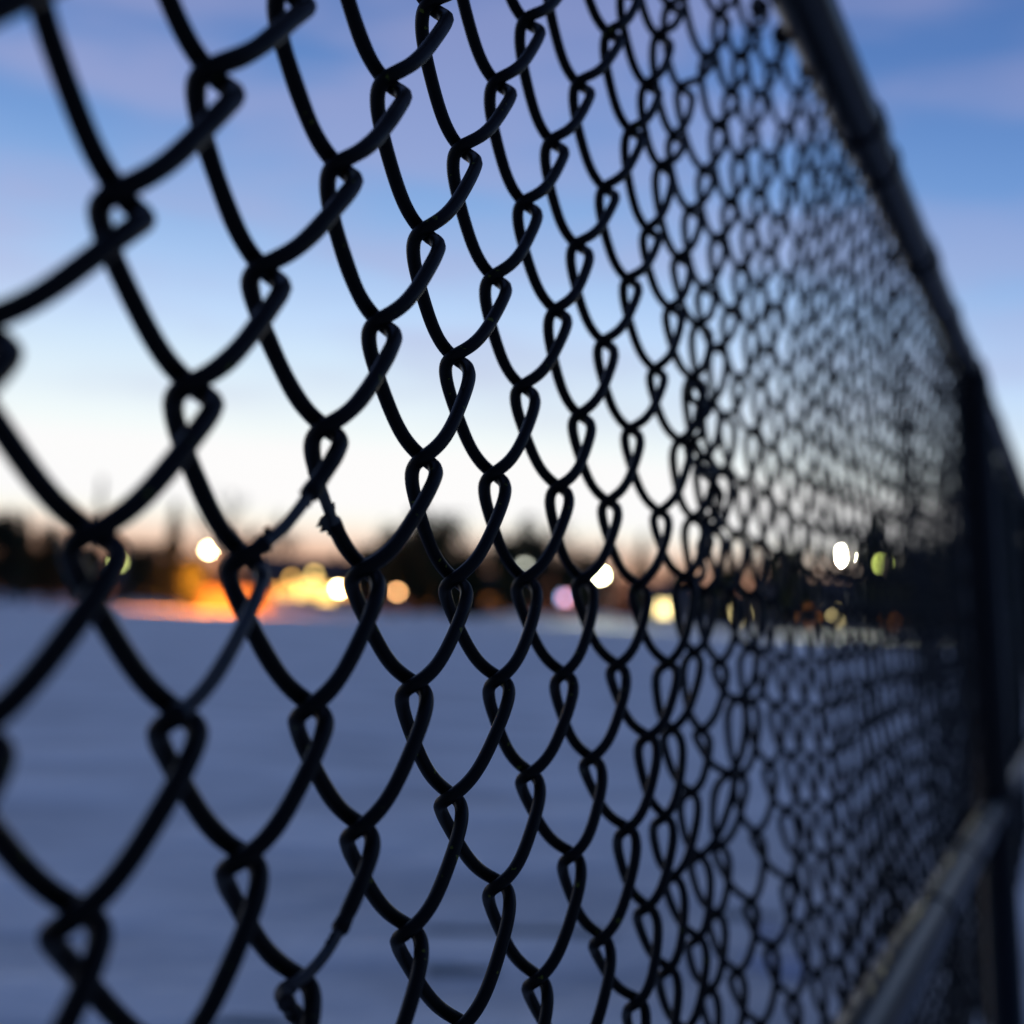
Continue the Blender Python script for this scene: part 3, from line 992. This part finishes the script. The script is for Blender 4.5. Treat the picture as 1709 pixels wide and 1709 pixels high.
def garden_lamp(px, py, Y, rad, color, strength, label, power=0.0, pcol=None):
    """post-top lantern: post, collar, globe and cap"""
    G = at(px, py, Y); z = G[2]
    root = empty("garden_lamp", (G[0], G[1], 0)); tag(root, label, "lamp", "lamps along the far side of the field")
    mb = MB(); mb.tube([(0, 0, -0.1), (0, 0, z - rad * 0.8)], [0.07, 0.05], 12); mb.build("post", M_POLE, root, smooth=True)
    mb = MB(); mb.tube([(0, 0, z - rad - 0.02), (0, 0, z - rad * 0.8)], [0.09, rad * 0.6], 14); mb.build("collar", M_POLE, root)
    mb = MB(); mb.tube([(0, 0, z + rad * 0.86), (0, 0, z + rad * 0.95), (0, 0, z + rad * 1.3)], [rad * 0.7, rad * 0.72, 0.03], 14); mb.build("cap", M_POLE, root)
    lens(rad, color, strength, (0, 0, z), root)
    if power: bulb(G, power, pcol or color, rad)


street_lamp(348, 918, 108, 0.24, (1.0, 0.74, 0.38), 60, "brilliant warm street lamp over the orange-lit snow on the left", 36000, (1.0, 0.27, 0.02))
street_lamp(197, 938, 120, 0.30, (0.78, 0.85, 0.28), 9, "faint yellow-green street lamp at the far left", 60)
garden_lamp(565, 983, 104, 0.22, (1.0, 0.80, 0.40), 80, "bright yellow-white lantern right of the yellow-windowed house", 400, (1.0, 0.55, 0.15))
garden_lamp(663, 988, 108, 0.22, (1.0, 0.50, 0.20), 20, "dull orange lantern in front of the large black evergreen", 60)
garden_lamp(524, 958, 112, 0.25, (1.0, 0.66, 0.20), 9, "yellow lantern before the middle of the yellow-windowed house", 500, (1.0, 0.5, 0.10))
garden_lamp(487, 965, 114, 0.25, (1.0, 0.55, 0.13), 7, "amber lantern before the left half of the yellow-windowed house", 700, (1.0, 0.42, 0.06))
street_lamp(876, 945, 116, 0.26, (0.72, 0.74, 0.62), 8, "weak whitish street lamp among the central trees", 60)
street_lamp(1003, 960, 104, 0.22, (1.0, 0.95, 0.55), 110, "brilliant yellow-white street lamp right of centre", 2600, (0.95, 1.0, 0.75))
street_lamp(1407, 928, 84, 0.23, (1.0, 0.98, 0.66), 900, "brilliant white street lamp seen through the dense mesh", 3800, (0.95, 1.0, 0.80))
street_lamp(1472, 941, 98, 0.22, (0.62, 0.72, 0.16), 14, "green-yellow street lamp right of the brilliant white one", 40)


# a small two-tone lit sign, pink and blue
def lit_sign():
    G = at(943, 998, 106)
    root = empty("lit_sign", (G[0], G[1], 0)); tag(root, "small lit sign glowing pink and blue, right of the whitish street lamp", "sign")
    z = G[2]
    mb = MB(); mb.tube([(0, 0.05, -0.1), (0, 0.05, z - 0.3)], 0.05, 10); mb.build("post", M_POLE, root)
    mb = MB(); mb.box((0, 0.06, z), (0.42, 0.06, 0.34)); mb.build("sign_box", M_POLE, root)
    mb = MB(); mb.box((0.10, -0.008, z), (0.28, 0.006, 0.28)); mb.build("panel", emit("pink_panel", (1.0, 0.42, 0.55), 5), root)
    mb = MB(); mb.box((-0.28, -0.008, z), (0.09, 0.006, 0.28)); mb.build("panel", emit("blue_panel", (0.25, 0.5, 1.0), 7), root)


lit_sign()
